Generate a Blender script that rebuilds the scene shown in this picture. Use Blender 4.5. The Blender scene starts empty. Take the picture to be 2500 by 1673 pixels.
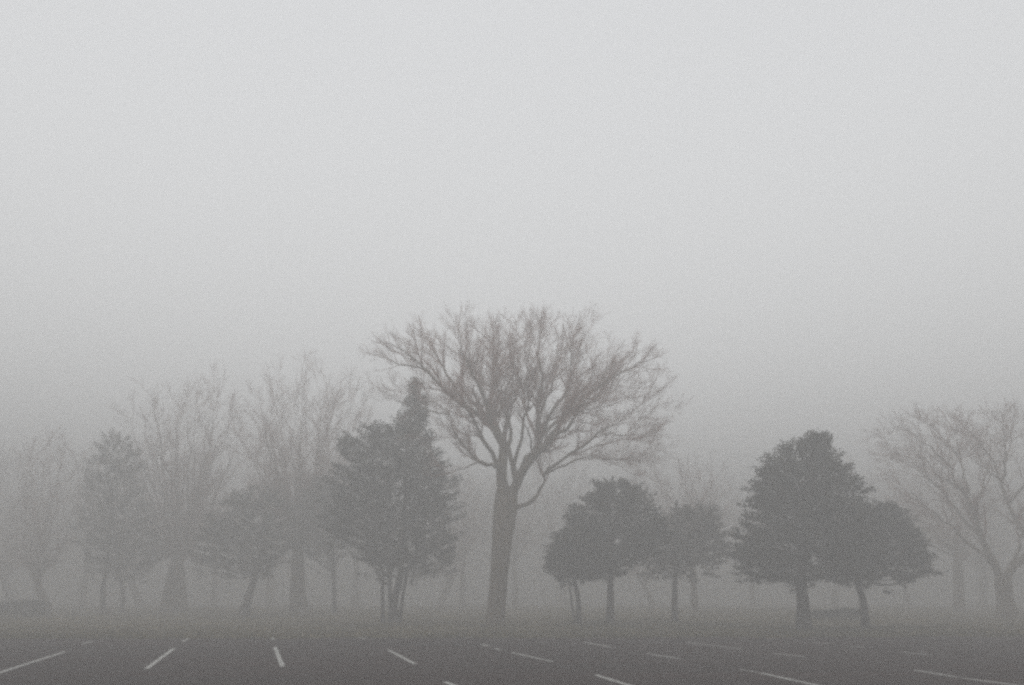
import bpy, math, random
import numpy as np
from mathutils import Vector
PI = math.pi
rng = np.random.default_rng(11)
random.seed(11)
S = bpy.context.scene
C = S.collection

# ------------------------------------------------------------------ camera
EYE, F, TILT = 1.6, 2100.0, math.atan(601.5 / 2100.0)     # F in pixels of the 2500 px wide photograph
cam_d = bpy.data.cameras.new('camera'); cam = bpy.data.objects.new('camera', cam_d); C.objects.link(cam)
cam_d.sensor_width = 36.0; cam_d.lens = F / 2500 * 36.0; cam_d.clip_end = 2000; cam_d.clip_start = 0.1
cam.location = (0, 0, EYE); cam.rotation_euler = (PI / 2 + TILT, 0, 0)
S.camera = cam

# ------------------------------------------------------------------ world, sun, exposure
SUN_EL, SUN_AZ = 62.0, -12.0        # azimuth east of straight ahead
world = bpy.data.worlds.new('World'); S.world = world; world.use_nodes = True
wt = world.node_tree; wt.nodes.clear()
wo = wt.nodes.new('ShaderNodeOutputWorld'); bg = wt.nodes.new('ShaderNodeBackground')
sky = wt.nodes.new('ShaderNodeTexSky'); sky.sky_type = 'NISHITA'; sky.sun_disc = False
sky.sun_elevation = math.radians(SUN_EL); sky.sun_rotation = math.radians(SUN_AZ); sky.air_density = 1.0; sky.dust_density = 1.0
hs = wt.nodes.new('ShaderNodeHueSaturation'); hs.inputs['Saturation'].default_value = 0.10
mx = wt.nodes.new('ShaderNodeMix'); mx.data_type = 'RGBA'; mx.inputs[0].default_value = 0.85   # unbroken cloud deck above the fog
# the cloud deck: pale low down, evening out to a slightly deeper grey overhead, the same all the way round
wc = wt.nodes.new('ShaderNodeTexCoord'); wx = wt.nodes.new('ShaderNodeSeparateXYZ'); wr = wt.nodes.new('ShaderNodeValToRGB'); wr.color_ramp.interpolation = 'CARDINAL'
we = wr.color_ramp.elements; we[0].position = 0.0; we[1].position = 0.62
SKY_LOW, SKY_TOP = 15.3, 10.0; k = SKY_LOW
we[0].color = (.985, 1, 1, 1); we[1].color = (SKY_TOP / k, SKY_TOP * 1.018 / k, SKY_TOP * 1.04 / k, 1)
wm = wt.nodes.new('ShaderNodeVectorMath'); wm.operation = 'SCALE'; wm.inputs['Scale'].default_value = k
wt.links.new(wc.outputs['Generated'], wx.inputs[0]); wt.links.new(wx.outputs['Z'], wr.inputs[0]); wt.links.new(wr.outputs[0], wm.inputs[0]); wt.links.new(wm.outputs[0], mx.inputs[7])
wt.links.new(sky.outputs[0], hs.inputs['Color']); wt.links.new(hs.outputs[0], mx.inputs[6])
wt.links.new(mx.outputs[2], bg.inputs[0]); bg.inputs[1].default_value = 0.10
wt.links.new(bg.outputs[0], wo.inputs[0])
sl = bpy.data.lights.new('sun', 'SUN'); sl.energy = 0.5; sl.angle = math.radians(20); sl.color = (1, .97, .93)
sun = bpy.data.objects.new('sun', sl); C.objects.link(sun)
el, az = math.radians(SUN_EL), math.radians(SUN_AZ)
sdir = Vector((math.sin(az) * math.cos(el), math.cos(az) * math.cos(el), math.sin(el)))
sun.rotation_euler = sdir.to_track_quat('Z', 'Y').to_euler()
S.view_settings.view_transform = 'Standard'; S.view_settings.look = 'None'
S.view_settings.gamma = 1; S.view_settings.exposure = 0.0; S.view_settings.use_curve_mapping = False
S.cycles.volume_bounces = 2; S.cycles.max_bounces = 6; S.cycles.diffuse_bounces = 2
S.cycles.use_denoising = False; S.cycles.pixel_filter_type = 'BLACKMAN_HARRIS'; S.cycles.filter_width = 2.9

S.cycles.use_guiding = True; S.cycles.use_volume_guiding = True

HAZE_DENSITY = 0.0265
HAZE_COLOR = (0.764, 0.760, 0.753, 1)

# ------------------------------------------------------------------ pixel -> place
CT, ST = math.cos(TILT), math.sin(TILT)
def ray(px, py):
    x = (px - 1250) / F; y = -(py - 836.5) / F
    return np.array([x, CT - y * ST, y * CT + ST])
def at(px, py, Y):                       # the point on that sight line at distance Y
    d = ray(px, py); return np.array([0, 0, EYE]) + d * (Y / d[1])
def gnd(px, py, z=0.0):                  # where that sight line meets the ground
    d = ray(px, py); return np.array([0, 0, EYE]) + d * ((z - EYE) / d[2])

# ------------------------------------------------------------------ materials
def mat(name, rgb, rough=0.9, var=0.35, scale=6.0, bump=0.0, bscale=30.0, rgb2=None, stretch=(1, 1, 1), island=0.0):
    m = bpy.data.materials.new(name); m.use_nodes = True; t = m.node_tree; n = t.nodes; b = n['Principled BSDF']
    b.inputs['Roughness'].default_value = rough; b.inputs['Specular IOR Level'].default_value = .15
    tc = n.new('ShaderNodeTexCoord'); mp = n.new('ShaderNodeMapping'); mp.inputs['Scale'].default_value = stretch
    ns = n.new('ShaderNodeTexNoise'); ns.inputs['Scale'].default_value = scale; ns.inputs['Detail'].default_value = 6
    rp = n.new('ShaderNodeValToRGB'); lo = [c * (1 - var) for c in rgb]; hi = rgb2 or [min(1, c * (1 + var)) for c in rgb]
    rp.color_ramp.elements[0].position = .3; rp.color_ramp.elements[1].position = .7
    rp.color_ramp.elements[0].color = (*lo, 1); rp.color_ramp.elements[1].color = (*hi, 1)
    t.links.new(tc.outputs['Object'], mp.inputs[0]); t.links.new(mp.outputs[0], ns.inputs[0]); t.links.new(ns.outputs[0], rp.inputs[0])
    last = rp.outputs[0]
    if island:
        g = n.new('ShaderNodeNewGeometry'); mr = n.new('ShaderNodeMapRange')
        mr.inputs[3].default_value = 1 - island; mr.inputs[4].default_value = 1 + island
        h = n.new('ShaderNodeHueSaturation'); t.links.new(g.outputs['Random Per Island'], mr.inputs[0])
        t.links.new(mr.outputs[0], h.inputs['Value']); t.links.new(last, h.inputs['Color']); last = h.outputs[0]
    t.links.new(last, b.inputs['Base Color'])
    if bump:
        n2 = n.new('ShaderNodeTexNoise'); n2.inputs['Scale'].default_value = bscale; n2.inputs['Detail'].default_value = 5
        bp = n.new('ShaderNodeBump'); bp.inputs['Strength'].default_value = bump; bp.inputs['Distance'].default_value = .03
        t.links.new(mp.outputs[0], n2.inputs[0]); t.links.new(n2.outputs[0], bp.inputs['Height']); t.links.new(bp.outputs[0], b.inputs['Normal'])
    return m
M_bark = mat('bark', (.19, .15, .105), var=.35, scale=3, bump=.8, bscale=9, stretch=(3, 3, .6))
M_twig = mat('twig_bark', (.33, .19, .145), var=.25, scale=1.2)
M_dark = mat('dark_bark', (.075, .062, .05), var=.4, scale=3, bump=.8, bscale=9, stretch=(3, 3, .6))
M_leaf = mat('evergreen_leaf', (.046, .046, .024), rough=.6, var=.35, scale=.9, island=.3)
M_leaf2 = mat('bronze_evergreen_leaf', (.075, .064, .038), rough=.6, var=.35, scale=.9, island=.3)
M_hedge = mat('hedge_leaf', (.032, .040, .026), rough=.7, var=.35, scale=.9, island=.3)
M_lawn = mat('lawn', (.10, .083, .038), var=.35, scale=.35, bump=.7, bscale=12, rgb2=(.16, .125, .058))
M_grass = mat('grass_blade', (.12, .11, .055), var=.3, scale=.5, rgb2=(.19, .16, .09), island=.3)

# ------------------------------------------------------------------ objects
def tag(o, label=None, cat=None, group=None, kind=None):
    if label: o['label'] = label
    if cat: o['category'] = cat
    if group: o['group'] = group
    if kind: o['kind'] = kind
    return o
def empty(name, loc):
    o = bpy.data.objects.new(name, None); C.objects.link(o); o.location = tuple(float(v) for v in loc); o.empty_display_size = .5
    return o
def mesh_obj(name, V, Fc, m, parent=None, smooth=True, nside=4):
    me = bpy.data.meshes.new(name); V = np.ascontiguousarray(V, dtype=np.float32); Fc = np.ascontiguousarray(Fc, dtype=np.int32)
    me.vertices.add(len(V)); me.vertices.foreach_set('co', V.ravel())
    me.loops.add(Fc.size); me.loops.foreach_set('vertex_index', Fc.ravel())
    me.polygons.add(len(Fc)); me.polygons.foreach_set('loop_start', np.arange(0, Fc.size, Fc.shape[1], dtype=np.int32))
    me.polygons.foreach_set('loop_total', np.full(len(Fc), Fc.shape[1], dtype=np.int32))
    me.polygons.foreach_set('use_smooth', np.full(len(Fc), smooth))
    me.update(calc_edges=True); me.materials.append(m)
    o = bpy.data.objects.new(name, me); C.objects.link(o); o.parent = parent
    return o
def copy_tree(o, parent=None):
    c = o.copy(); C.objects.link(c); c.parent = parent
    for ch in list(o.children): copy_tree(ch, c)
    return c

# ------------------------------------------------------------------ branches
def unit(v): return v / np.maximum(np.linalg.norm(v, axis=-1, keepdims=True), 1e-9)
def tubes(P, R, sides):
    B, n, _ = P.shape
    T = np.gradient(P, axis=1); T = unit(T)
    mt = unit(T.mean(axis=1)); ref = np.where(np.abs(mt[:, 2:3]) > .75, np.array([[1., 0, 0]]), np.array([[0, 0, 1.]]))[:, None, :]
    U = unit(np.cross(T, ref)); W = np.cross(T, U)
    a = np.arange(sides) * 2 * PI / sides
    ring = U[:, :, None, :] * np.cos(a)[None, None, :, None] + W[:, :, None, :] * np.sin(a)[None, None, :, None]
    V = (P[:, :, None, :] + ring * R[:, :, None, None]).reshape(-1, 3)
    i = np.arange(n - 1)[:, None]; j = np.arange(sides)[None, :]; j2 = (j + 1) % sides
    q = np.stack([i * sides + j, i * sides + j2, (i + 1) * sides + j2, (i + 1) * sides + j], -1).reshape(-1, 4)
    Fc = (q[None] + (np.arange(B) * n * sides)[:, None, None]).reshape(-1, 4)
    return V, Fc
def join(parts):
    Vs, Fs, k = [], [], 0
    for V, Fc in parts: Vs.append(V); Fs.append(Fc + k); k += len(V)
    return np.concatenate(Vs), np.concatenate(Fs)
def spline(pts, n):                       # Catmull-Rom through the points
    p = np.array(pts, float); p = np.vstack([2 * p[0] - p[1], p, 2 * p[-1] - p[-2]])
    k = len(p) - 3; out = []
    for s in np.linspace(0, k - 1e-6, n):
        i = int(s); t = s - i; a, b, c, d = p[i:i + 4]
        out.append(.5 * ((2 * b) + (-a + c) * t + (2 * a - 5 * b + 4 * c - d) * t * t + (-a + 3 * b - 3 * c + d) * t ** 3))
    return np.array(out)
class Env:                                # crown as a super-ellipsoid
    def __init__(s, c, r, e=2.5, floor=None): s.c = np.array(c, float); s.r = np.array(r, float); s.e = e; s.floor = floor
    def f(s, p):
        v = (np.abs((p - s.c) / s.r) ** s.e).sum(-1)
        if s.floor is not None: v = np.where(p[..., 2] < s.floor, 9, v)
        return v
    def reach(s, p, d, L):
        best = np.full(len(p), .65) * L
        for t in np.linspace(.15, 1, 10):
            ok = s.f(p + d * (L * t)[:, None]) < 1
            best = np.where(ok, L * t, best)
        return best
def grow(P, R, K, env, tmin, ang, frac, rfrac, n, wander, up, out, rmin, fall=.45, lmax=9., slack=1.0):
    B, m, _ = P.shape
    plen = np.linalg.norm(np.diff(P, axis=1), axis=2).sum(1)
    t = (np.linspace(tmin, 1.0, K)[None] + rng.normal(0, .4 / K, (B, K))).clip(tmin * .8, .985)
    x = t * (m - 1); i = np.minimum(x.astype(int), m - 2); f = (x - i)
    bi = np.arange(B)[:, None]
    A = P[bi, i]; Bn = P[bi, i + 1]; start = A + (Bn - A) * f[..., None]; pd = unit(Bn - A)
    pr = R[bi, i] * (1 - f) + R[bi, i + 1] * f
    ref = unit(rng.normal(size=(B, 1, 3))) * np.ones((1, K, 1))
    u = unit(np.cross(pd, ref)); w = np.cross(pd, u)
    phi = (np.arange(K) * 2.4)[None] + rng.normal(0, .5, (B, K))
    th = np.radians(rng.normal(ang, 10, (B, K)))
    side = u * np.cos(phi)[..., None] + w * np.sin(phi)[..., None]
    d = pd * np.cos(th)[..., None] + side * np.sin(th)[..., None]
    foc = env.c - np.array([0, 0, env.r[2] * .9])
    rad = unit(start - foc)
    d = unit(d + rad * out + np.array([0, 0, up]))
    L = np.minimum(plen[:, None] * frac, lmax) * (1 - fall * t) * rng.uniform(.6, 1.25, (B, K))
    start = start.reshape(-1, 3); d = d.reshape(-1, 3); L = L.reshape(-1); pr = pr.reshape(-1)
    L = env.reach(env.c + (start - env.c) / slack, d, L) * rng.uniform(.8, 1.05, len(L))
    N = len(L); Q = np.zeros((N, n, 3)); Q[:, 0] = start; cur = d
    for k in range(1, n):
        cur = unit(cur + rng.normal(0, wander, (N, 3)) + np.array([0, 0, up * .25]))
        Q[:, k] = Q[:, k - 1] + cur * (L / (n - 1))[:, None]
    r0 = np.minimum(np.maximum(pr * rfrac, rmin), L * .045 + rmin)
    Rr = r0[:, None] * np.linspace(1, .35, n)[None]; Rr = np.maximum(Rr, rmin * .6)
    pl = np.repeat(plen, K); keep = (L > .06) & (rng.uniform(0, 1, N) < np.maximum(.25, pl / np.percentile(plen, 85)))
    return Q[keep], Rr[keep]

def bare_tree(name, base, trunk, trunk_r, limbs, env, K=(13, 9, 6, 3), sides=(5, 4, 3, 3), floor=None, twig=.0030, up=.10, cat='tree', extra=0, frac=(.5, .55, .62, .7), mats=None, taper=.05, t0=.3, xt=.3, l1=2.3, sk=1.1):
    """trunk: list of world points, limbs: list of (points, r0)."""
    mb, mt = mats or (M_bark, M_twig)
    root = empty(name, base); b = np.array(base, float)
    tp = spline(trunk, 22) - b; tr = np.interp(np.linspace(0, 1, 22), np.linspace(0, 1, len(trunk_r)), trunk_r)
    V, Fc = tubes(tp[None], tr[None], 16)
    ph = rng.uniform(0, 6, 4); h = V[:, 2]; ang = np.arctan2(V[:, 1] - np.interp(h, tp[:, 2], tp[:, 1]), V[:, 0] - np.interp(h, tp[:, 2], tp[:, 0]))
    flare = np.exp(-np.maximum(h, 0) / .55)
    k = 1 + .07 * np.sin(3 * ang + ph[0] + h * .6) + .05 * np.sin(5 * ang + ph[1] - h) + flare * (.16 + .16 * np.sin(4 * ang + ph[2]))
    cx = np.interp(h, tp[:, 2], tp[:, 0]); cy = np.interp(h, tp[:, 2], tp[:, 1])
    V[:, 0] = cx + (V[:, 0] - cx) * k; V[:, 1] = cy + (V[:, 1] - cy) * k
    V[:, 2] -= np.where(h < .15, .12, 0)
    mesh_obj('trunk', V, Fc, mb, root)
    LP, LR = [], []
    for pts, r0 in limbs:
        q = spline(pts, 15)[:14]; L = np.linalg.norm(np.diff(q, axis=0), axis=1).sum()
        q[2:-1] += rng.normal(0, L * .010, (11, 3)); r = r0 * (np.linspace(1, 0, 14) ** 1.15 * (1 - taper) + taper)
        V, Fc = tubes((q - b)[None], r[None], 8); mesh_obj('limb', V, Fc, mb, root)
        LP.append(q); LR.append(r)
    P = np.array(LP); R = np.array(LR)
    parts = []
    if extra:
        Pe, Re = grow(P, R, extra, env, xt, 44, .62, .55, 9, .13, up, .3, .022, fall=.3, lmax=4.5)
        parts.append(tubes(Pe - b, Re, 6))
        for q, r in zip(Pe, Re): pass
        P0 = P; R0 = R
        # resample the extra limbs to the limbs' point count
        x = np.linspace(0, 8, 14); i = np.minimum(x.astype(int), 7); f = (x - i)[None, :, None]
        P = np.concatenate([P, Pe[:, i] * (1 - f) + Pe[:, i + 1] * f]); R = np.concatenate([R, Re[:, i] * (1 - f[..., 0]) + Re[:, i + 1] * f[..., 0]])
    A, Ar = grow(P, R, K[0], env, t0, 42, frac[0], .5, 8, .15, up, .4, twig * 1.9, fall=.12, lmax=l1, slack=sk); parts.append(tubes(A - b, Ar, sides[0]))
    A, Ar = grow(A, Ar, K[1], env, .15, 40, frac[1], .55, 5, .15, up, .35, twig * 1.4, slack=sk); parts.append(tubes(A - b, Ar, sides[1]))
    A, Ar = grow(A, Ar, K[2], env, .15, 36, frac[2], .6, 3, .16, up, .35, twig * 1.15); parts.append(tubes(A - b, Ar, sides[2]))
    if K[3]:
        A, Ar = grow(A, Ar, K[3], env, .2, 30, frac[3], .7, 2, .16, up, .35, twig); parts.append(tubes(A - b, Ar, sides[3]))
    V, Fc = join(parts)
    tag(mesh_obj('twigs', V, Fc, mt, root), kind='stuff')
    return root

def auto_bare(name, px, py, D, box, fork, w0, w1, nl=7, lean=0., seed=1, spread=1.0, **kw):
    """bare tree from its place: box = crown in photo pixels (x0, x1, ytop, ybottom) at distance D."""
    global rng
    keep = rng; rng = np.random.default_rng(seed)
    g = gnd(px, py) if D is None else np.array([at(px, py, D)[0], D, 0.])
    D = g[1]
    x0, x1, yt, yb = box
    tl = at((x0 + x1) / 2, yt, D); l = at(x0, (yt + yb) / 2, D)[0]; r = at(x1, (yt + yb) / 2, D)[0]; zb = max(.8, at(px, yb, D)[2])
    c = np.array([(l + r) / 2, D, (tl[2] + zb) / 2]); rad = np.array([(r - l) / 2, (r - l) / 2 * .85, (tl[2] - zb) / 2])
    fk = at(fork[0], fork[1], D); m = D / F
    env = Env(c, rad, 2.4)
    top = fk
    trunk = [g, g * .7 + top * .3 + np.array([lean * .15, 0, 0]), g * .35 + top * .65 + np.array([lean * .2, 0, 0]), top]
    limbs = []
    for k in range(nl):
        a = 2.4 * k + rng.uniform(-.3, .3); q = math.sqrt((k + .5) / nl) * .93 * spread
        e = c + rad * np.array([math.cos(a) * q, math.sin(a) * q, math.sqrt(max(.05, 1 - q * q)) * rng.uniform(.6, .95) - (.25 if q > .75 else 0)])
        s = g + (top - g) * rng.uniform(.78, 1.0)
        mid = s * .5 + e * .5 + np.array([math.cos(a) * rad[0] * .06, math.sin(a) * rad[1] * .06, -rad[2] * .03]) + rng.normal(0, .3, 3)
        m1 = s * .75 + mid * .25 + rng.normal(0, .15, 3)
        limbs.append(([s, m1, mid, e], w1 * m * .5 * rng.uniform(.55, .85) / math.sqrt(nl / 5)))
    t = bare_tree(name, g, trunk, [w0 * m * .5 * 1.05, w0 * m * .46, (w0 + w1) * m * .23, w1 * m * .46], limbs, env, **kw)
    rng = keep
    return t

# ------------------------------------------------------------------ evergreens
def foliage(prof, D, base, n_clump, per, size, depth=.9, spire=0., holes=.0, seed=0):
    """prof: (py, x_left, x_right) outline rows in photo pixels at distance D; fills the volume with leaf sprays."""
    g = np.random.default_rng(seed); n_clump = int(n_clump * 1.5); per = int(per * .68); size *= .8
    rows = np.array([(at(1250, y, D)[2], at(a, y, D)[0], at(b2, y, D)[0]) for y, a, b2 in prof]); rows = rows[np.argsort(rows[:, 0])]
    z0, z1 = rows[0, 0], rows[-1, 0]
    zz = g.uniform(z0, z1, n_clump * 4); w = np.interp(zz, rows[:, 0], rows[:, 2] - rows[:, 1]); zz = zz[g.uniform(0, w.max(), len(w)) < w][:n_clump]
    w = np.interp(zz, rows[:, 0], rows[:, 2] - rows[:, 1]) / 2; cx = np.interp(zz, rows[:, 0], rows[:, 2] + rows[:, 1]) / 2
    ph = g.uniform(0, 2 * PI, len(zz)); rr = g.uniform(0, 1, len(zz)) ** .42
    lob = 1 + .04 * np.sin(3 * ph + 2.1 * zz + seed) + g.normal(0, .075, len(zz))
    dw = np.minimum(w, np.median(w) * 1.25) * depth
    c = np.stack([cx + np.cos(ph) * w * rr * lob, D + np.sin(ph) * dw * rr * lob, zz + g.normal(0, .1, len(zz))], 1)
    low = g.uniform(0, 1, len(c)) < .12; c[low & (c[:, 2] < z0 + .5), 2] -= g.uniform(.05, .4)
    c[:, 2] -= np.where(c[:, 2] < z0 + .35, np.abs(g.normal(0, .16, len(c))), 0)
    ax = np.array([np.interp(z0 * .6 + z1 * .4, rows[:, 0], rows[:, 1] + rows[:, 2]) / 2, D, z0])
    od = unit(c - np.stack([cx, np.full(len(zz), D), zz - .25 * (z1 - z0) * .5], 1))
    if holes:
        k = (np.sin(c[:, 0] * 2.9 + seed) + np.sin(c[:, 2] * 3.3 + 1.3 * seed) + np.sin(c[:, 1] * 2.3)) < 3 - holes * 6
        c = c[k]; od = od[k]
    n = len(c)
    # sprays: an elongated cloud of leaves along the bough direction
    s = g.uniform(-.5, 1, (n, per)) * size * 1.5; jit = g.normal(0, size * .42, (n, per, 3)); jit[..., 2] *= .6
    lp = c[:, None] + od[:, None] * s[..., None] + jit
    ld = unit(od[:, None] + g.normal(0, .55, (n, per, 3)) + np.array([0, 0, .15]))
    ld = ld.reshape(-1, 3); lp = lp.reshape(-1, 3); m = len(lp)
    sd = unit(np.cross(ld, g.normal(size=(m, 3))))
    L = g.uniform(.07, .15, m)[:, None]; W = L * g.uniform(.22, .38, m)[:, None]
    V = np.stack([lp - ld * L * .5, lp + sd * W, lp + ld * L * .6, lp - sd * W], 1).reshape(-1, 3) - base
    Fc = np.arange(m * 4).reshape(-1, 4)
    return V, Fc, c - base
def evergreen(name, stems, D, prof, n_clump=520, per=60, size=.26, leaf=None, seed=0, depth=.9, holes=0., boughs=40):
    """stems: list of (pixel polyline, width px bottom, width px top)."""
    base = np.array([at(stems[0][0][0][0], 1500, D)[0], D, 0.])
    root = empty(name, base); g = np.random.default_rng(seed + 500)
    tops = []
    for j, (pl, wa, wb) in enumerate(stems):
        off = 0 if j == 0 else g.uniform(-.25, .25)
        pts = [at(x, y, D + off * (i + 1) * .5) for i, (x, y) in enumerate(pl)]; pts[0][2] = -.06
        q = spline(pts, 16) - base; r = np.linspace(wa, wb, 16) * D / F / 2
        r = r * (1 + .35 * np.exp(-np.maximum(q[:, 2], 0) / .3))
        q[3:-1, :2] += g.normal(0, .012, (12, 2))
        V, Fc = tubes(q[None], r[None], 10); mesh_obj('trunk', V, Fc, M_dark, root); tops.append(q)
    V, Fc, c = foliage(prof, D, base, n_clump, per, size, depth, seed=seed, holes=holes)
    tag(mesh_obj('crown', V, Fc, leaf or M_leaf, root, smooth=False), kind='stuff')
    # boughs from the stems out to the leaf clumps
    P, R = [], []
    for i in g.choice(len(c), min(boughs, len(c)), replace=False):
        q = tops[g.integers(len(tops))]; k = g.integers(8, 16); e = c[i]; s = q[k]
        if s[2] > e[2]: s = q[8]
        mid = (s + e) / 2 + np.array([0, 0, -.12 * abs(e[0] - s[0])]) + g.normal(0, .08, 3)
        P.append(spline([s, mid, e], 7)); R.append(np.linspace(.05, .012, 7) * g.uniform(.6, 1.2))
    V, Fc = tubes(np.array(P), np.array(R), 5); tag(mesh_obj('boughs', V, Fc, M_dark, root), kind='stuff')
    return root

# ================================================================== the ground
def rough_sheet(x0, x1, y0, y1, nx, ny, zf):
    xs = np.linspace(x0, x1, nx); ys = np.linspace(y0, y1, ny); X, Y = np.meshgrid(xs, ys); Z = zf(X, Y)
    V = np.stack([X, Y, Z], -1).reshape(-1, 3); i = np.arange(ny - 1)[:, None]; j = np.arange(nx - 1)[None]
    Fc = np.stack([i * nx + j, i * nx + j + 1, (i + 1) * nx + j + 1, (i + 1) * nx + j], -1).reshape(-1, 4)
    return V, Fc
ROW = -math.atan(.0177 * 1.0)            # the lot's rows turn slightly away from the picture plane
def edge_y(x): return 30.6 + x * .045    # far edge of the asphalt
def lawn_z(X, Y):
    z = .05 * np.sin(X * .21 + 1) * np.sin(Y * .17) + .03 * np.sin(X * .9 + Y * .4) * np.sin(Y * .8)
    return np.where(Y < 34, z * np.clip((Y - 31) / 3, 0, 1), z) - .012 * np.maximum(Y - 75, 0)
V, Fc = rough_sheet(-240, 240, -240, 240, 241, 401, lambda X, Y: np.where(Y > 31, lawn_z(X, Y), 0))
tag(mesh_obj('ground', V, Fc, M_lawn), kind='structure')

# asphalt: worn, damp, mauve-grey, with long streaks running along the rows
def asphalt_material():
    m = bpy.data.materials.new('asphalt'); m.use_nodes = True; t = m.node_tree; n = t.nodes; b = n['Principled BSDF']
    tc = n.new('ShaderNodeTexCoord'); mp = n.new('ShaderNodeMapping'); mp.inputs['Scale'].default_value = (.10, 1.6, 1); mp.inputs['Rotation'].default_value = (0, 0, -.04)
    a = n.new('ShaderNodeTexNoise'); a.inputs['Scale'].default_value = 1.0; a.inputs['Detail'].default_value = 5
    f = n.new('ShaderNodeTexNoise'); f.inputs['Scale'].default_value = 60; f.inputs['Detail'].default_value = 4
    r = n.new('ShaderNodeValToRGB'); e = r.color_ramp.elements
    e[0].position = .32; e[0].color = (.019, .0115, .0105, 1); e[1].position = .70; e[1].color = (.050, .030, .027, 1)
    mix = n.new('ShaderNodeMix'); mix.data_type = 'RGBA'; mix.blend_type = 'MULTIPLY'; mix.inputs[0].default_value = .5
    t.links.new(tc.outputs['Object'], mp.inputs[0]); t.links.new(mp.outputs[0], a.inputs[0]); t.links.new(tc.outputs['Object'], f.inputs[0])
    t.links.new(a.outputs[0], r.inputs[0]); t.links.new(r.outputs[0], mix.inputs[6]); t.links.new(f.outputs[0], mix.inputs[7])
    g = n.new('ShaderNodeMix'); g.data_type = 'RGBA'; g.blend_type = 'MULTIPLY'; g.inputs[0].default_value = 1; g.inputs[7].default_value = (1.3, 1.3, 1.3, 1)
    t.links.new(mix.outputs[2], g.inputs[6]); t.links.new(g.outputs[2], b.inputs['Base Color'])
    b.inputs['Specular IOR Level'].default_value = .12
    mr = n.new('ShaderNodeMapRange'); mr.inputs[3].default_value = .55; mr.inputs[4].default_value = .9
    t.links.new(a.outputs[0], mr.inputs[0]); t.links.new(mr.outputs[0], b.inputs['Roughness'])
    bp = n.new('ShaderNodeBump'); bp.inputs['Strength'].default_value = .5; bp.inputs['Distance'].default_value = .01
    t.links.new(f.outputs[0], bp.inputs['Height']); t.links.new(bp.outputs[0], b.inputs['Normal'])
    return m
xs = np.linspace(-70, 70, 561); g2 = np.random.default_rng(5)
ey = edge_y(xs) + np.convolve(g2.normal(0, .5, 561), np.ones(9) / 9, 'same') + g2.normal(0, .05, 561)
cols = np.array([-20., 5, 15, 22, 26, 28.5])
V = []; 
for x, e in zip(xs, ey):
    for c0 in cols: V.append((x, c0, .02))
    V.append((x, e, .02)); V.append((x, e + .05, -.05))
V = np.array(V); nr = 8; i = np.arange(560)[:, None]; j = np.arange(nr - 1)[None]
Fc = np.stack([i * nr + j, (i + 1) * nr + j, (i + 1) * nr + j + 1, i * nr + j + 1], -1).reshape(-1, 4)
tag(mesh_obj('parking_lot', V, Fc, asphalt_material()), kind='structure')

def paint_material():
    m = bpy.data.materials.new('worn_white_paint'); m.use_nodes = True; t = m.node_tree; n = t.nodes; b = n['Principled BSDF']
    tc = n.new('ShaderNodeTexCoord'); a = n.new('ShaderNodeTexNoise'); a.inputs['Scale'].default_value = 9; a.inputs['Detail'].default_value = 8; a.inputs['Roughness'].default_value = .7
    r = n.new('ShaderNodeValToRGB'); e = r.color_ramp.elements; e[0].position = .34; e[0].color = (.10, .09, .09, 1); e[1].position = .50; e[1].color = (.52, .52, .49, 1)
    t.links.new(tc.outputs['Object'], a.inputs[0]); t.links.new(a.outputs[0], r.inputs[0]); t.links.new(r.outputs[0], b.inputs['Base Color'])
    b.inputs['Roughness'].default_value = .7
    return m
M_paint = paint_material()
def stripe(p, q, w=.10):
    a = gnd(*p, z=.024); b = gnd(*q, z=.024); mid = (a + b) / 2; d = b - a; L = np.linalg.norm(d); d /= L; s = np.array([-d[1], d[0], 0])
    n = max(6, int(L / .12)); V = []
    for k in range(n + 1):
        c = a + d * L * k / n - mid
        V += [c + s * (w / 2 + g2.normal(0, .004)), c - s * (w / 2 + g2.normal(0, .004))]
    Fc = [(2 * k, 2 * k + 1, 2 * k + 3, 2 * k + 2) for k in range(n)]
    o = mesh_obj('parking_line', np.array(V), np.array(Fc), M_paint); o.location = tuple(mid); tag(o, kind='structure')
row_first = [((-30, 1651.5), (160, 1590.5)), ((358, 1632.5), (425, 1583)), ((690, 1627), (671, 1580)), ((1013, 1621), (948, 1587)),
             ((1350, 1615.5), (1250, 1593.5)), ((1662, 1608.6), (1580, 1596)), ((1966, 1604), (1885, 1595)), ((2275, 1599), (2200, 1592.5))]
row_second = [((203, 1571.8), (228, 1566)), ((446, 1566.3), (459, 1559.5)), ((668, 1562), (664, 1557)), ((891, 1560), (874, 1555.5)),
              ((1194, 1578.6), (1175, 1573.2)), ((1222, 1587), (1207, 1582.3)), ((1492, 1580.3), (1428, 1568)), ((1812, 1585), (1676, 1568)), ((2020, 1572), (1985, 1569)), ((2110, 1580), (2066, 1577))]
row_near = [((1185, 1702), (1086, 1664.8)), ((1640, 1706), (1454, 1647.6)), ((2180, 1714), (1856, 1643)), ((2338, 1653.4), (2233, 1636.2)), ((2560, 1684), (2349, 1655.2))]
for a, b in row_first + row_near: stripe(a, b)
for a, b in row_second: stripe(a, b)
stripe((1850, 1642), (1805, 1634), .05)

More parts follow.
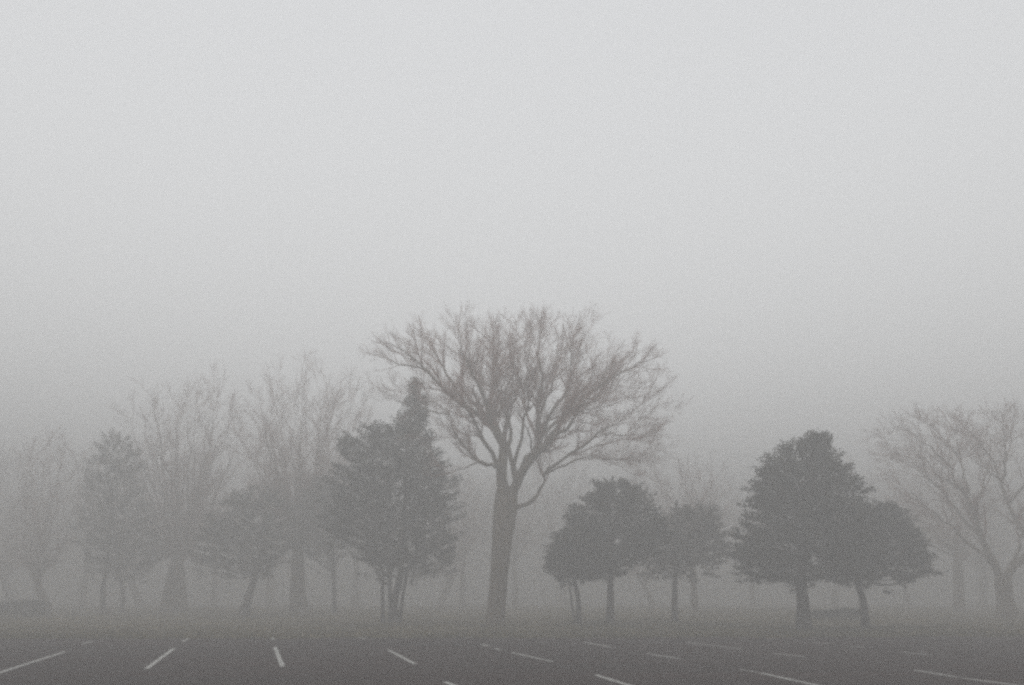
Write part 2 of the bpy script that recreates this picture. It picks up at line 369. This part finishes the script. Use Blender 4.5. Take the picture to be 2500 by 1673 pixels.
# tufts of winter grass along the near part of the lawn
N = 12000; gx = g2.uniform(-32, 34, N); gy = edge_y(gx) - .15 + g2.exponential(5.5, N)
k = gy < 60; gx, gy = gx[k], gy[k]; N = len(gx); b0 = np.stack([gx, gy, lawn_z(gx, gy) + .005], 1)
Vt = []
for q in range(3):
    a = g2.uniform(0, 2 * PI, N); h = g2.uniform(.03, .10, N); w = g2.uniform(.012, .035, N); o = g2.normal(0, .04, (N, 3)); o[:, 2] = 0
    le = g2.normal(0, .05, (N, 3)); le[:, 2] = h
    s = np.stack([np.cos(a), np.sin(a), np.zeros(N)], 1) * w[:, None]
    Vt.append(np.stack([b0 + o - s, b0 + o + s, b0 + o + le], 1))
Vt = np.concatenate(Vt).reshape(-1, 3)
tag(mesh_obj('grass', Vt, np.arange(len(Vt)).reshape(-1, 3), M_grass, smooth=False), 'short winter grass tufts at the far edge of the parking lot', 'grass', kind='stuff')

# ================================================================== the great bare tree in the middle
D0 = gnd(1207, 1527)[1]
def P(pts, dy0=0., dy1=0.):
    n = len(pts); return [at(x, y, D0 + dy0 + (dy1 - dy0) * i / (n - 1)) for i, (x, y) in enumerate(pts)]
trunk = P([(1207, 1529), (1212, 1460), (1217, 1400), (1226, 1320), (1235, 1245), (1238, 1200)]); trunk[0][2] = -.05
mm = D0 / F
tr = [21 * mm, 20.5 * mm, 21 * mm, 24 * mm, 28 * mm, 26 * mm]
limbs = [
 (P([(1233, 1225), (1226, 1180), (1226, 1124), (1216, 1070), (1194, 1026), (1136, 986), (1082, 941), (1028, 892), (962, 847), (903, 816)], 0, -1.8), .31),
 (P([(1228, 1170), (1215, 1146), (1198, 1135), (1171, 1128), (1140, 1102), (1113, 1057), (1095, 1012), (1064, 986), (1010, 965)], 0, 1.2), .13),
 (P([(1200, 1136), (1171, 1129), (1136, 1144), (1098, 1153), (1060, 1162)], 0, -.9), .06),
 (P([(1244, 1225), (1255, 1190), (1279, 1146), (1305, 1102), (1319, 1066), (1316, 1012), (1319, 950), (1323, 879), (1319, 812), (1323, 756)], 0, -1.), .27),
 (P([(1308, 1100), (1325, 1090), (1350, 1057), (1386, 1012), (1430, 968), (1475, 914), (1511, 856), (1545, 806)], 0, 1.6), .16),
 (P([(1430, 968), (1466, 941), (1529, 905), (1582, 879), (1640, 850)], .8, -.6), .075),
 (P([(1244, 1240), (1268, 1238), (1301, 1222), (1321, 1196), (1330, 1164), (1320, 1142), (1310, 1118), (1298, 1095)], 0, .6), .135),
 (P([(1328, 1160), (1345, 1146), (1386, 1115), (1439, 1079), (1493, 1039), (1546, 1004), (1590, 972)], 0, -1.8), .10),
 (P([(1332, 1156), (1377, 1137), (1430, 1115), (1484, 1122), (1538, 1112), (1596, 1104)], 0, 1.2), .065),
 (P([(1470, 1060), (1520, 1064), (1560, 1078), (1615, 1092)], -.9, -1.2), .045),
 (P([(1226, 1130), (1240, 1080), (1247, 1012), (1265, 945), (1252, 879), (1243, 789)], 0, 2.6), .14),
 (P([(1200, 1036), (1180, 968), (1154, 914), (1127, 847), (1113, 775)], -.4, -2.8), .12),
 (P([(1316, 1075), (1345, 1010), (1386, 950), (1399, 879), (1392, 805)], -.3, -2.9), .12),
 (P([(1136, 986), (1085, 905), (1050, 840), (1020, 778)], -1, 1.5), .085),
 (P([(1262, 1180), (1240, 1100), (1200, 1000), (1170, 930), (1180, 850)], 0, 4.6), .16),
 (P([(1275, 1160), (1330, 1060), (1400, 1000), (1460, 960), (1500, 900)], 0, 4.6), .15),
 (P([(1240, 1200), (1205, 1110), (1160, 1040), (1130, 990), (1090, 950)], 0, -4.8), .15),
 (P([(1262, 1170), (1330, 1090), (1380, 1040), (1420, 1000), (1455, 975)], 0, -4.8), .15),
 (P([(1380, 1015), (1440, 1000), (1500, 985), (1560, 950)], .4, .5), .06),
 (P([(1250, 1150), (1275, 1060), (1285, 970), (1292, 880), (1284, 790)], 0, -1.6), .10),
 (P([(1222, 1100), (1236, 1030), (1216, 940), (1205, 860), (1190, 780)], 0, 1.3), .10),
 (P([(1319, 1010), (1350, 940), (1362, 870), (1352, 780)], -.2, 1.8), .08),
 (P([(1300, 1110), (1288, 1050), (1262, 1000), (1246, 940)], 0, .8), .06),
 (P([(1095, 1012), (1040, 1000), (985, 985), (930, 950)], .6, .5), .05),
 (P([(1036, 900), (980, 890), (930, 870), (880, 862)], -1.2, -1.), .05),
]
env = Env(at(1258, 1000, D0), (414 * mm, 6.0, 252 * mm), 2.4)
big = bare_tree('bare_tree', np.array([trunk[0][0], D0, 0]), trunk, tr, limbs, env, K=(17, 10, 7, 4), extra=3, t0=.36, xt=.4, up=.12, sk=1.06)
tag(big, 'tallest bare tree in the middle, wide crown of fine branches above a thick pale trunk', 'tree')

# ================================================================== evergreens
e = evergreen('evergreen_tree', [([(1963, 1524), (1960, 1470), (1957, 1405), (1965, 1300), (1985, 1180), (2000, 1110)], 33, 8)], 37.5,
  [(1056, 1994, 2004), (1082, 1960, 2024), (1100, 1908, 2030), (1131, 1862, 2038), (1163, 1852, 2070), (1206, 1842, 2098), (1260, 1826, 2116), (1298, 1812, 2122), (1335, 1784, 2128), (1370, 1790, 2130), (1392, 1806, 2120), (1412, 1900, 2080)],
  n_clump=900, per=62, size=.27, seed=3)
tag(e, 'largest dark evergreen right of centre, dense ragged cone on one thick trunk', 'tree')
e = evergreen('evergreen_tree', [([(2113, 1514), (2106, 1465), (2092, 1412), (2100, 1350), (2130, 1280)], 19, 8)], 40.0,
  [(1240, 2120, 2178), (1262, 2080, 2206), (1294, 2062, 2230), (1330, 2055, 2252), (1365, 2050, 2262), (1378, 2045, 2290), (1392, 2045, 2270), (1406, 2060, 2215)],
  n_clump=430, per=60, size=.25, seed=4)
tag(e, 'dark evergreen on a leaning trunk, right behind the largest evergreen', 'tree')
e = evergreen('evergreen_tree', [([(1489, 1522), (1490, 1460), (1491, 1400), (1495, 1320), (1505, 1240)], 19, 7)], 43.,
  [(1178, 1478, 1528), (1186, 1456, 1550), (1202, 1440, 1572), (1228, 1420, 1596), (1265, 1384, 1618), (1303, 1360, 1626), (1340, 1346, 1610), (1370, 1336, 1568), (1388, 1340, 1530), (1402, 1380, 1505)],
  n_clump=620, per=60, size=.25, seed=5)
tag(e, 'dome shaped dark evergreen just right of the tallest bare tree', 'tree')
e = evergreen('evergreen_tree', [([(1414, 1522), (1411, 1460), (1402, 1410), (1412, 1370), (1425, 1330)], 13, 6), ([(1402, 1412), (1385, 1408), (1370, 1400), (1360, 1392)], 5, 3)], 42.,
  [(1290, 1400, 1450), (1310, 1375, 1470), (1350, 1346, 1480), (1385, 1342, 1470), (1402, 1372, 1440)],
  n_clump=170, per=55, size=.23, seed=6)
tag(e, 'small evergreen with a thin crooked trunk under the dome shaped crown', 'tree')
e = evergreen('evergreen_tree', [([(1648, 1520), (1647, 1460), (1649, 1400), (1648, 1320), (1652, 1220)], 16, 6)], 46.,
  [(1240, 1690, 1738), (1255, 1640, 1748), (1268, 1606, 1758), (1300, 1584, 1768), (1335, 1570, 1776), (1370, 1562, 1770), (1390, 1575, 1735), (1400, 1600, 1700)],
  n_clump=330, per=50, size=.27, leaf=M_leaf2, seed=7, holes=.06)
tag(e, 'bronze tinged evergreen on a slim straight trunk between the dome shaped and the largest evergreen', 'tree')
e = evergreen('evergreen_tree', [([(965, 1522), (962, 1470), (978, 1400), (985, 1300), (990, 1150), (1005, 990)], 20, 7), ([(955, 1520), (952, 1450), (950, 1385), (930, 1300)], 12, 5),
   ([(935, 1505), (934, 1440), (932, 1380), (900, 1300)], 9, 5), ([(978, 1418), (995, 1396), (1020, 1372), (1050, 1340)], 9, 5)], 45.5,
  [(930, 1010, 1018), (950, 1001, 1032), (978, 990, 1040), (1005, 984, 1032), (1032, 968, 1044), (1050, 905, 1050), (1062, 850, 1056), (1078, 838, 1064), (1123, 824, 1074), (1186, 808, 1108), (1270, 794, 1112), (1322, 800, 1105), (1350, 862, 1100), (1378, 882, 1098), (1398, 925, 1088)],
  n_clump=900, per=62, size=.3, seed=8)
tag(e, 'tall dark evergreen with a spire on several thin trunks, left of the tallest bare tree', 'tree')
e = evergreen('evergreen_tree', [([(252, 1500), (252, 1450), (256, 1405), (268, 1300), (275, 1180)], 14, 6), ([(300, 1497), (299, 1440), (290, 1400), (285, 1330)], 11, 5)], 63.,
  [(1060, 255, 302), (1105, 228, 335), (1180, 212, 358), (1260, 208, 372), (1330, 192, 392), (1380, 200, 395), (1412, 230, 350)],
  n_clump=420, per=60, size=.32, seed=9)
tag(e, 'narrow upright evergreen on two thin trunks at the far left', 'tree')
e = evergreen('evergreen_tree', [([(596, 1498), (606, 1460), (622, 1412), (640, 1350), (650, 1280)], 22, 9)], 56.,
  [(1195, 600, 660), (1230, 545, 700), (1280, 505, 715), (1330, 485, 720), (1375, 478, 700), (1400, 520, 660)],
  n_clump=380, per=58, size=.32, seed=10)
tag(e, 'broad hazy evergreen on a strongly leaning trunk between two big bare trees at left', 'tree')
e = evergreen('evergreen_tree', [([(817, 1488), (816, 1440), (815, 1390), (812, 1300)], 12, 6)], 62.,
  [(1170, 770, 820), (1220, 740, 850), (1280, 715, 865), (1330, 705, 860), (1352, 730, 830)],
  n_clump=300, per=55, size=.36, seed=12)
tag(e, 'hazy round evergreen filling the gap left of the tall evergreen with a spire', 'tree')

# ================================================================== other bare trees
t = auto_bare('bare_tree', 727, 1500, 64., (548, 930, 862, 1300), (728, 1300), 38, 26, nl=20, seed=21, K=(13, 10, 6, 3), extra=3, l1=3., twig=.0042, t0=.25)
tag(t, 'broad bare tree with a straight thick trunk, left of the tall evergreen with a spire', 'tree')
t = auto_bare('bare_tree', 424, 1500, 68., (244, 650, 880, 1300), (432, 1370), 56, 34, nl=20, seed=22, lean=.2, K=(13, 10, 6, 3), extra=3, l1=3., twig=.0042, t0=.25)
tag(t, 'big bare tree with the widest trunk base, third from the left edge', 'tree')
far_proto = auto_bare('bare_tree', 112, 1495, 66., (0, 245, 1045, 1380), (85, 1400), 20, 15, nl=12, seed=23, twig=.0042, K=(10, 7, 5, 3), extra=2)
tag(far_proto, 'faint bare tree leaning left, nearest to the left edge', 'tree')

# right-hand tree, limbs traced
D1 = 51.; m1 = D1 / F
def Q(pts, a=0., b=0.):
    n = len(pts); return [at(x, y, D1 + a + (b - a) * i / (n - 1)) for i, (x, y) in enumerate(pts)]
trunk = Q([(2458, 1497), (2454, 1470), (2450, 1430), (2450, 1405)]); trunk[0][2] = -.05
limbs = [
 (Q([(2449, 1415), (2425, 1379), (2398, 1314), (2375, 1248), (2357, 1201), (2330, 1185), (2304, 1172), (2261, 1131), (2215, 1090)], 0, -1), .25),
 (Q([(2452, 1415), (2485, 1378), (2510, 1340), (2492, 1290), (2462, 1233), (2445, 1180), (2415, 1150), (2375, 1122), (2345, 1070)], 0, 1), .20),
 (Q([(2366, 1199), (2352, 1157), (2342, 1110), (2337, 1066), (2345, 1020)], -.5, 1.2), .09),
 (Q([(2485, 1380), (2530, 1330), (2590, 1260), (2640, 1160), (2670, 1080)], .2, -1), .15),
 (Q([(2398, 1314), (2340, 1250), (2290, 1190), (2230, 1140), (2160, 1110)], -.4, 2.2), .11),
 (Q([(2460, 1233), (2500, 1180), (2520, 1110), (2525, 1040)], .8, -1.5), .09),
 (Q([(2445, 1180), (2455, 1120), (2450, 1060), (2445, 1010)], .8, -3), .08),
 (Q([(2375, 1248), (2400, 1180), (2420, 1100), (2400, 1040)], -.3, 4), .10),
 (Q([(2425, 1379), (2330, 1290), (2250, 1230), (2190, 1180)], -.2, -3.4), .11),
 (Q([(2375, 1248), (2330, 1160), (2270, 1090), (2200, 1050), (2120, 1052)], -.4, .8), .10),
 (Q([(2337, 1110), (2290, 1055), (2235, 1018)], .6, -1.2), .05),
 (Q([(2462, 1233), (2420, 1120), (2360, 1045), (2300, 1008)], .6, 2.4), .09),
 (Q([(2452, 1410), (2500, 1300), (2570, 1200), (2600, 1100)], .2, 4), .13)]
env = Env(at(2400, 1180, D1), (305 * m1, 6.5, 190 * m1), 2.6)
t = bare_tree('bare_tree', np.array([trunk[0][0], D1, 0]), trunk, [22 * m1, 18 * m1, 18 * m1, 19 * m1], limbs, env, K=(14, 10, 6, 3), twig=.0042, extra=3, up=.03)
tag(t, 'wide flat topped bare tree forking low at the right edge', 'tree')
mid_proto = auto_bare('bare_tree', 1695, 1488, 64., (1470, 1830, 1092, 1400), (1690, 1330), 16, 12, nl=12, seed=25, twig=.0042, K=(10, 7, 5, 3), extra=2)
tag(mid_proto, 'faint low bare tree rising behind the bronze tinged evergreen', 'tree')
t = auto_bare('bare_tree', 2342, 1490, 67., (2150, 2440, 1150, 1400), (2335, 1340), 26, 18, nl=10, seed=26, K=(7, 6, 5, 2), extra=2)
tag(t, 'faint bare tree just left of the one that forks low at the right edge', 'tree')

# fainter trees further back: copies with their own turn and size
spots = [ # px, distance, scale, turn, source, label
 (30, 92, 1.25, 1.0, 0, 'ghostly bare tree far back at the left edge, behind the low hedge'),
 (200, 96, 1.5, 2.4, 1, 'ghostly bare tree far back between the leaning tree and the narrow evergreen'),
 (345, 90, 1.2, 0.3, 0, 'ghostly bare tree far back, just right of the narrow upright evergreen'),
 (520, 94, 1.35, 4.0, 1, 'ghostly bare tree far back behind the strongly leaning evergreen trunk'),
 (660, 100, 1.6, 5.1, 0, 'ghostly bare tree far back, just left of the straight thick trunk'),
 (868, 94, 1.5, 3.3, 1, 'ghostly bare tree far back behind the tall evergreen with a spire'),
 (1070, 84, 1.0, 2.9, 0, 'thin faint bare tree between the tall evergreen and the tallest bare tree'),
 (1128, 90, 1.2, 0.9, 1, 'ghostly bare tree far back, just left of the tallest tree trunk'),
 (1258, 88, 1.1, 1.9, 1, 'thin faint bare tree just right of the tallest tree trunk'),
 (1375, 102, 1.5, 4.6, 0, 'ghostly bare tree far back behind the small crooked evergreen'),
 (1597, 84, .95, 5.6, 0, 'thin faint bare tree seen between the dome shaped and the bronze evergreen trunks'),
 (1840, 92, 1.1, 2.2, 1, 'ghostly bare tree far back, left of the largest evergreen trunk'),
 (2035, 98, 1.3, 3.8, 0, 'ghostly bare tree far back between the largest evergreen and its leaning neighbour'),
 (2215, 94, 1.2, 0.6, 1, 'ghostly bare tree far back, right of the leaning evergreen trunk'),
 (2400, 98, 1.45, 1.4, 0, 'ghostly bare tree far back behind the fork at the right edge'),
 (-140, 84, 1.1, 2.0, 1, 'faint bare tree reaching in from beyond the left edge'),
 (2640, 88, 1.1, 3.0, 1, 'faint bare tree reaching in from beyond the right edge')]
for px, D, sc, rz, k, lab in spots:
    c = copy_tree((far_proto, mid_proto)[k]); p = at(px, 1480, D)
    c.location = (float(p[0]), D, float(lawn_z(np.array(p[0]), np.array(float(D)))) - .05); c.rotation_euler = (0, 0, rz); c.scale = (sc, sc, sc)
    tag(c, lab, 'tree', 'faint bare trees at the back')

# ================================================================== low things on the lawn
def hedge(name, x0, x1, ytop, D, h, depth, label, seed):
    a = at(x0, 1480, D)[0]; b = at(x1, 1480, D)[0]; c = (a + b) / 2
    root = empty(name, (c, D, 0)); g = np.random.default_rng(seed); n = int((b - a) * 1500)
    p = np.stack([g.uniform(a - c, b - c, n), g.uniform(-depth, depth, n) / 2, g.uniform(0, 1, n) ** .7 * h], 1)
    p[:, 2] *= 1 + .10 * np.sin(p[:, 0] * 2.1 + seed) + g.normal(0, .05, n); p[:, 1] *= 1 + .12 * np.sin(p[:, 0] * 3 + 1)
    d = unit(g.normal(size=(n, 3))); s = unit(np.cross(d, g.normal(size=(n, 3)))); L = g.uniform(.05, .11, n)[:, None]
    V = np.stack([p - d * L * .5, p + s * L * .3, p + d * L * .5, p - s * L * .3], 1).reshape(-1, 3)
    tag(mesh_obj('foliage', V, np.arange(n * 4).reshape(-1, 4), M_hedge, root, smooth=False), kind='stuff')
    PP, RR = [], []
    for x in np.arange(a - c + .2, b - c, .45):
        q = np.array([x, g.uniform(-.1, .1), 0]); PP.append(spline([q, q + [g.uniform(-.1, .1), 0, h * .4], q + [g.uniform(-.2, .2), 0, h * .85]], 6)); RR.append(np.linspace(.03, .01, 6))
    V, Fc = tubes(np.array(PP), np.array(RR), 5); mesh_obj('stems', V, Fc, M_dark, root)
    tag(root, label, 'hedge'); return root
hedge('low_hedge', -60, 118, 1467, 54., .88, .9, 'low dark clipped hedge at the left edge beside a pale post', 31)
hedge('low_hedge', 1982, 2096, 1486, 50., .5, .7, 'low dark hedge on the lawn between the largest evergreen and its leaning neighbour', 32)
M_post = mat('weathered_post', (.34, .33, .31), var=.25, scale=5, bump=.3)
def post(px, D, h):
    x = at(px, 1480, D)[0]; root = empty('wooden_post', (x, D, 0))
    z = np.array([0, .02, h * .5, h - .04, h]); r = np.array([.055, .055, .052, .05, .02]); V, Fc = tubes(np.stack([z * .01, z * 0, z], 1)[None] - np.array([0, 0, .05]), r[None], 10)
    mesh_obj('post_shaft', V, Fc, M_post, root)
    z = np.array([h - .14, h - .13, h - .08, h - .07]); V, Fc = tubes(np.stack([z * .01, z * 0, z], 1)[None] - np.array([0, 0, .05]), np.array([[.05, .064, .064, .05]]), 10)
    mesh_obj('band', V, Fc, M_dark, root)
    tag(root, 'short pale post standing at the right end of the low hedge at the left edge', 'post')
post(120, 53., .95)

# ================================================================== the fog
hx = bpy.data.meshes.new('haze')
X, Y0, Y1, Z0, Z1 = 243, -243, 243, -3.2, 15.6
hx.from_pydata([(x, y, z) for z in (Z0, Z1) for y in (Y0, Y1) for x in (-X, X)], [], [(0, 2, 3, 1), (4, 5, 7, 6), (0, 1, 5, 4), (2, 6, 7, 3), (0, 4, 6, 2), (1, 3, 7, 5)])
hm = bpy.data.materials.new('haze_volume'); hm.use_nodes = True; t = hm.node_tree; t.nodes.clear()
o = t.nodes.new('ShaderNodeOutputMaterial'); pv = t.nodes.new('ShaderNodeVolumePrincipled')
pv.inputs['Density'].default_value = HAZE_DENSITY; pv.inputs['Color'].default_value = HAZE_COLOR; pv.inputs['Anisotropy'].default_value = 0.0
t.links.new(pv.outputs[0], o.inputs['Volume'])
hx.materials.append(hm); ho = bpy.data.objects.new('haze', hx); C.objects.link(ho); ho['kind'] = 'stuff'
print('TRIS', sum(len(m.loops) - 2 * len(m.polygons) for m in bpy.data.meshes))
